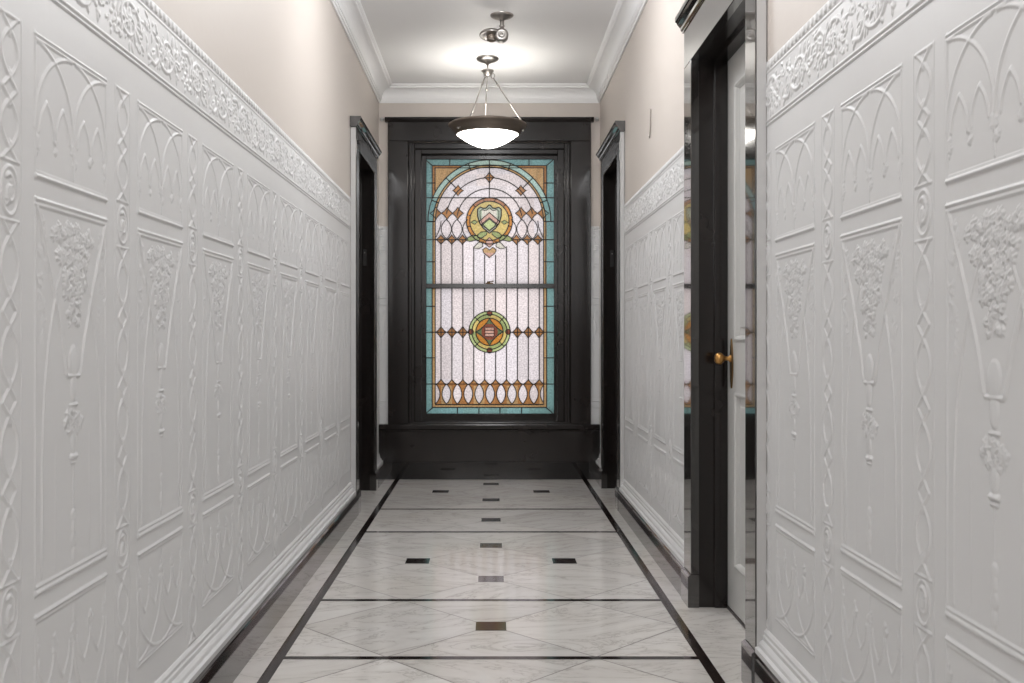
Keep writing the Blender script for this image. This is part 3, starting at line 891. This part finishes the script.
# lower sash, in front of the upper one
ls = wood('lower_sash', [(jx0+.001, -.511, 7.735, 7.79, .441, 1.515), (.497, jx1-.001, 7.735, 7.79, .441, 1.515), (-.511, .497, 7.735, 7.79, .442, .503), (-.511, .497, 7.722, 7.762, 1.494, 1.528)], .002)
glass_sheet('stained_glass', colL, mapL, 26, 657, 34, 656, ls)
c = Came(mapL)
for sg in (0, 1):
    f = (lambda p: [(683-x, y) for x, y in p]) if sg else (lambda p: p)
    c.l(f([(62, 34), (62, 622)])); c.l(f([(77, 34), (77, 608)]), 2.6)
    for y in (128, 255, 380, 508): c.l(f([(28, y), (77, y)]))
    c.l(f([(77, 255), (242, 255)])); c.l(f([(77, 508), (341.5, 508)]), 2.4)
    c.l(f([(28, 654), (66, 622)]))
    for x in (185, 290): c.l(f([(x, 622), (x, 655)]))
c.l([(66, 622), (617, 622)]); c.l([(77, 608), (606, 608)], 3.4)
for x in XK:
    if abs(x-341.5) > 101: c.l([(x, 34), (x, 490)])
    else:
        h = math.sqrt(101**2-(x-342)**2); c.l([(x, 34), (x, 253-h)]); c.l([(x, 253+h), (x, 490)])
for d in LD: c.dia(*d)
for k in range(-1, 10):
    xc = 105+53.3*(k+.5)
    q = [(xc+26.6*u, 485+24*(1-abs(u)**1.6)) for u in np.linspace(-1, 1, 13)]
    c.l([(x, y) for x, y in q if 78 < x < 605] or q[:2], 2.6)
    for s2 in (-1, 1):
        e = [(xc+s2*21.5*math.cos((y-556)/48*PI/2)**.75, y) for y in np.linspace(508.5, 603.5, 15)]
        e = [(x, y) for x, y in e if 78 < x < 605]
        if len(e) > 1: c.l(e, 2.6)
for r in (101, 86, 67): c.circ(342, 253, r, w=3)
for a in range(4): c.circ(342+91*math.cos(a*PI/2), 253+91*math.sin(a*PI/2), 13, n=14, w=2.2)
for a in range(4):
    t = PI/4+a*PI/2; c.l([(342+67*math.cos(t), 253+67*math.sin(t)), (342+101*math.cos(t), 253+101*math.sin(t))], 2.4)
c.dia(342, 253, 66, 66); c.l([(320, 231), (364, 231), (364, 275), (320, 275)], 2.4, True); c.l([(320, 246), (364, 246)], 2); c.l([(320, 261), (364, 261)], 2)
c.mb.build('lead_came', M['lead'], ls)
# sash lock on the meeting rail
m = MB(); m.box(CX-.03, CX+.03, 7.712, 7.735, 1.528, 1.533); m.lathe([(.0005, .016), (.010, .014), (.013, .006), (.013, 0)], (CX-.006, 7.722, 1.532), 'Z', 16)
m.tube([(CX, 7.722, 1.543), (CX+.02, 7.718, 1.543), (CX+.032, 7.716, 1.549)], .0045)
o = m.build('sash_lock', M['bronze'], ls); o['label'] = 'small bronze sash lock'

# ------------------------------------------------------------------ pendant bowl lamp
def pendant(x, y, label):
    t = tag(empty('pendant_lamp', (x, y, 0)), label, 'ceiling lamp')
    m = MB(); m.lathe([(.078, CEIL-.0005), (.078, CEIL-.008), (.076, CEIL-.012), (.060, CEIL-.022), (.034, CEIL-.030), (.014, CEIL-.040), (.007, CEIL-.050), (.0005, CEIL-.052)], (0, 0, 0)); m.build('canopy', M['nickel'], t)
    m = MB(); m.tube([(0, 0, CEIL-.05), (0, 0, 2.972)], .005)
    m.lathe([(.0005, 2.982), (.020, 2.980), (.042, 2.974), (.044, 2.966), (.034, 2.958), (.026, 2.940), (.018, 2.934), (.0005, 2.932)], (0, 0, 0), n=28); m.build('hub', M['nickel'], t)
    zr = 2.592
    for a in (math.radians(-117), math.radians(-22), math.radians(95)):
        r = .262 if abs(a) < 1.6 or a < 0 else .262
        ca, sa = math.cos(a), math.sin(a); m = MB()
        loop = [(ca*(.040+.014*math.cos(q)), sa*(.040+.014*math.cos(q)), 2.930+.018*math.sin(q)) for q in np.linspace(0, 2*PI, 16)]
        m.tube(loop, .0032, 6)
        m.tube([(ca*.044, sa*.044, 2.914), (ca*.258, sa*.258, zr)], .0048, 8)
        f = .30; p0 = Vector((ca*.044, sa*.044, 2.914)); p1 = Vector((ca*.258, sa*.258, zr)); q = p0.lerp(p1, .16)
        m.tube([p0.lerp(p1, .12), q, p0.lerp(p1, .20)], [.0065, .0085, .0065], 8)
        q = p0.lerp(p1, .90); m.tube([q, p0.lerp(p1, .97)], .007, 8)
        m.build('suspension_rod', M['nickel'], t)
    m = MB()
    m.lathe([(.238, 2.600), (.262, 2.600), (.273, 2.594), (.276, 2.586), (.272, 2.579), (.262, 2.572), (.250, 2.563), (.248, 2.558), (.243, 2.552), (.236, 2.544), (.232, 2.541), (.229, 2.531), (.222, 2.522), (.216, 2.520), (.214, 2.526), (.226, 2.55), (.234, 2.585)], (0, 0, 0), n=64, close=True)
    rim = m.build('rim_band', M['nickel_dark'], t)
    for a in (-140, -20, 100, -62+180):
        if a == 118: continue
        aa = math.radians(a); m = MB(); c0 = Vector((math.cos(aa)*.243, math.sin(aa)*.243, 2.545))
        d = Vector((math.cos(aa), math.sin(aa), -.5)).normalized()
        m.tube([c0, c0+d*.014, c0+d*.018, c0+d*.026, c0+d*.029], [.003, .004, .008, .008, .002], 10); m.build('finial', M['nickel'], rim)
    m = MB()
    R0 = .2175; dz = .100
    dz = .098; qs = [1-i/18 for i in range(19)]
    pr = [(max(.0006, R0*q), 2.526-dz*(1-q**1.75)) for q in qs] + [(max(.0006, (R0-.006)*q), 2.531-dz*(1-q**1.75)) for q in qs[::-1]]
    m.lathe(pr, (0, 0, 0), n=64); o = m.build('glass_bowl', M['bowl'], t); o['label'] = 'glowing white glass bowl'
    return t
PL = []
p1 = pendant(-.024, 6.86, 'dark rimmed pendant lamp with a glowing white glass bowl on three rods, before the window'); PL.append((-.024, 6.81))

def lamp(name, kind, loc, energy, color, size=.1, rot=(0, 0, 0), sy=None):
    l = bpy.data.lights.new(name, kind); l.energy = energy; l.color = color
    if kind == 'POINT': l.shadow_soft_size = size
    else:
        l.size = size
        if sy: l.shape = 'RECTANGLE'; l.size_y = sy
    o = bpy.data.objects.new(name, l); o.location = loc; o.rotation_euler = rot; COL.objects.link(o); return o
WARM = (1, .93, .83)
lamp('pendant_bulb', 'POINT', (-.024, 6.86, 2.62), .6, (1, .95, .87), .08)
# added fill points under the ceiling, out of view and without fixtures
COOL = (.985, .99, 1)
for y, e in ((4.6, 34), (2.6, 22), (.5, 12), (-1.6, 14)):
    lamp('ceiling_fill_light', 'POINT', (-.012, y, 2.86), e, COOL, .2)
lamp('near_end_fill', 'AREA', (-.012, FRONT+.06, 2.3), 34, COOL, 1.6, (PI/2, 0, 0), 1.3)  # added soft fill behind the camera

# ------------------------------------------------------------------ small ceiling fixture
fx, fy = .066, 5.95
t = tag(empty('ceiling_fixture', (fx, fy, 0)), 'small nickel fixture with a tilted round head on a short ceiling stem', 'ceiling fixture')
m = MB(); m.lathe([(.071, CEIL-.0005), (.070, CEIL-.006), (.058, CEIL-.014), (.032, CEIL-.024), (.014, CEIL-.032), (.0005, CEIL-.037)], (0, 0, 0)); m.build('canopy', M['nickel'], t)
m = MB(); m.tube([(0, 0, CEIL-.03), (0, 0, CEIL-.085)], .0125, 14); m.lathe([(.0125, -.06), (.016, -.062), (.016, -.072), (.0125, -.074)], (0, 0, CEIL), n=16); m.build('stem', M['nickel'], t)
m = MB(); c0 = (-.002, -.002, 2.935)
m.lathe([(.0005, -.036), (.006, -.036), (.007, -.033), (.018, -.032), (.019, -.035), (.030, -.033), (.038, -.028), (.041, -.020), (.041, .020), (.036, .028), (.0005, .03)], c0, 'Y', 32); m.build('pivot_disc', M['nickel'], t)
m = MB()
m.lathe([(.0005, .030), (.030, .028), (.060, .016), (.074, .002), (.075, -.006), (.070, -.009), (.064, -.006), (.050, -.010), (.0005, -.010)], (0, 0, 0), 'Z', 36)
hd = m.build('head', M['nickel'], t); hd.location = (-.062, .03, 2.948); hd.rotation_euler = (math.radians(-10), math.radians(3), 0)
m = MB(); m.lathe([(.030, -.008), (.030, -.030), (.026, -.034), (.024, -.030), (.0005, -.028)], (.0, 0, 0), 'Z', 24); o = m.build('lens_collar', M['nickel_dark'], hd)

# ------------------------------------------------------------------ small wall pieces
t = MB(); hy = 5.20; zt_ = 1.1+(338-109)*hy/980; zb_ = 1.1+(338-137)*hy/980
pts = [(R-.004, hy, zt_), (R-.005, hy, (zt_+zb_)/2), (R-.006, hy+.001, zb_+.02), (R-.007, hy+.006, zb_+.004), (R-.007, hy+.018, zb_), (R-.007, hy+.030, zb_+.008)]
t.tube(pts, .0035, 8)
tag(t.build('wire_hook', M['wire']), 'thin grey wire hook on beige plaster above the right frieze', 'hook')
for x, lab in ((ox0-.048, 'small white curtain bracket at the left end of the window cap'), (ox1+.048, 'small white curtain bracket at the right end of the window cap')):
    m = MB(); m.lathe([(.0005, -.028), (.011, -.027), (.014, -.020), (.011, -.012), (.006, -.008), (.016, -.005), (.016, 0)], (x, BACK, 2.808), 'Y', 16)
    tag(m.build('curtain_bracket', M['trimwhite']), lab, 'bracket', 'curtain brackets beside the window cap')

# ------------------------------------------------------------------ sky outside, camera, view
w = bpy.data.worlds.new('sky'); S.world = w; w.use_nodes = True
bg = w.node_tree.nodes['Background']; bg.inputs['Color'].default_value = (1.0, .965, .965, 1); bg.inputs['Strength'].default_value = 1.25
cam = bpy.data.cameras.new('camera'); co = bpy.data.objects.new('camera', cam); COL.objects.link(co)
co.location = (0, 0, 1.1); co.rotation_euler = (PI/2, 0, 0)
cam.sensor_width = 36; cam.lens = 36*980/1024; cam.shift_x = (512-491)/1024; cam.shift_y = -(341.5-338)/1024
cam.clip_start = .02
S.camera = co
S.view_settings.view_transform = 'Standard'; S.view_settings.look = 'None'
S.view_settings.exposure = 0; S.view_settings.gamma = 1; S.view_settings.use_curve_mapping = False
S.cycles.max_bounces = 10; S.cycles.diffuse_bounces = 6; S.cycles.glossy_bounces = 5
S.cycles.use_denoising = True
S.cycles.sample_clamp_indirect = 6
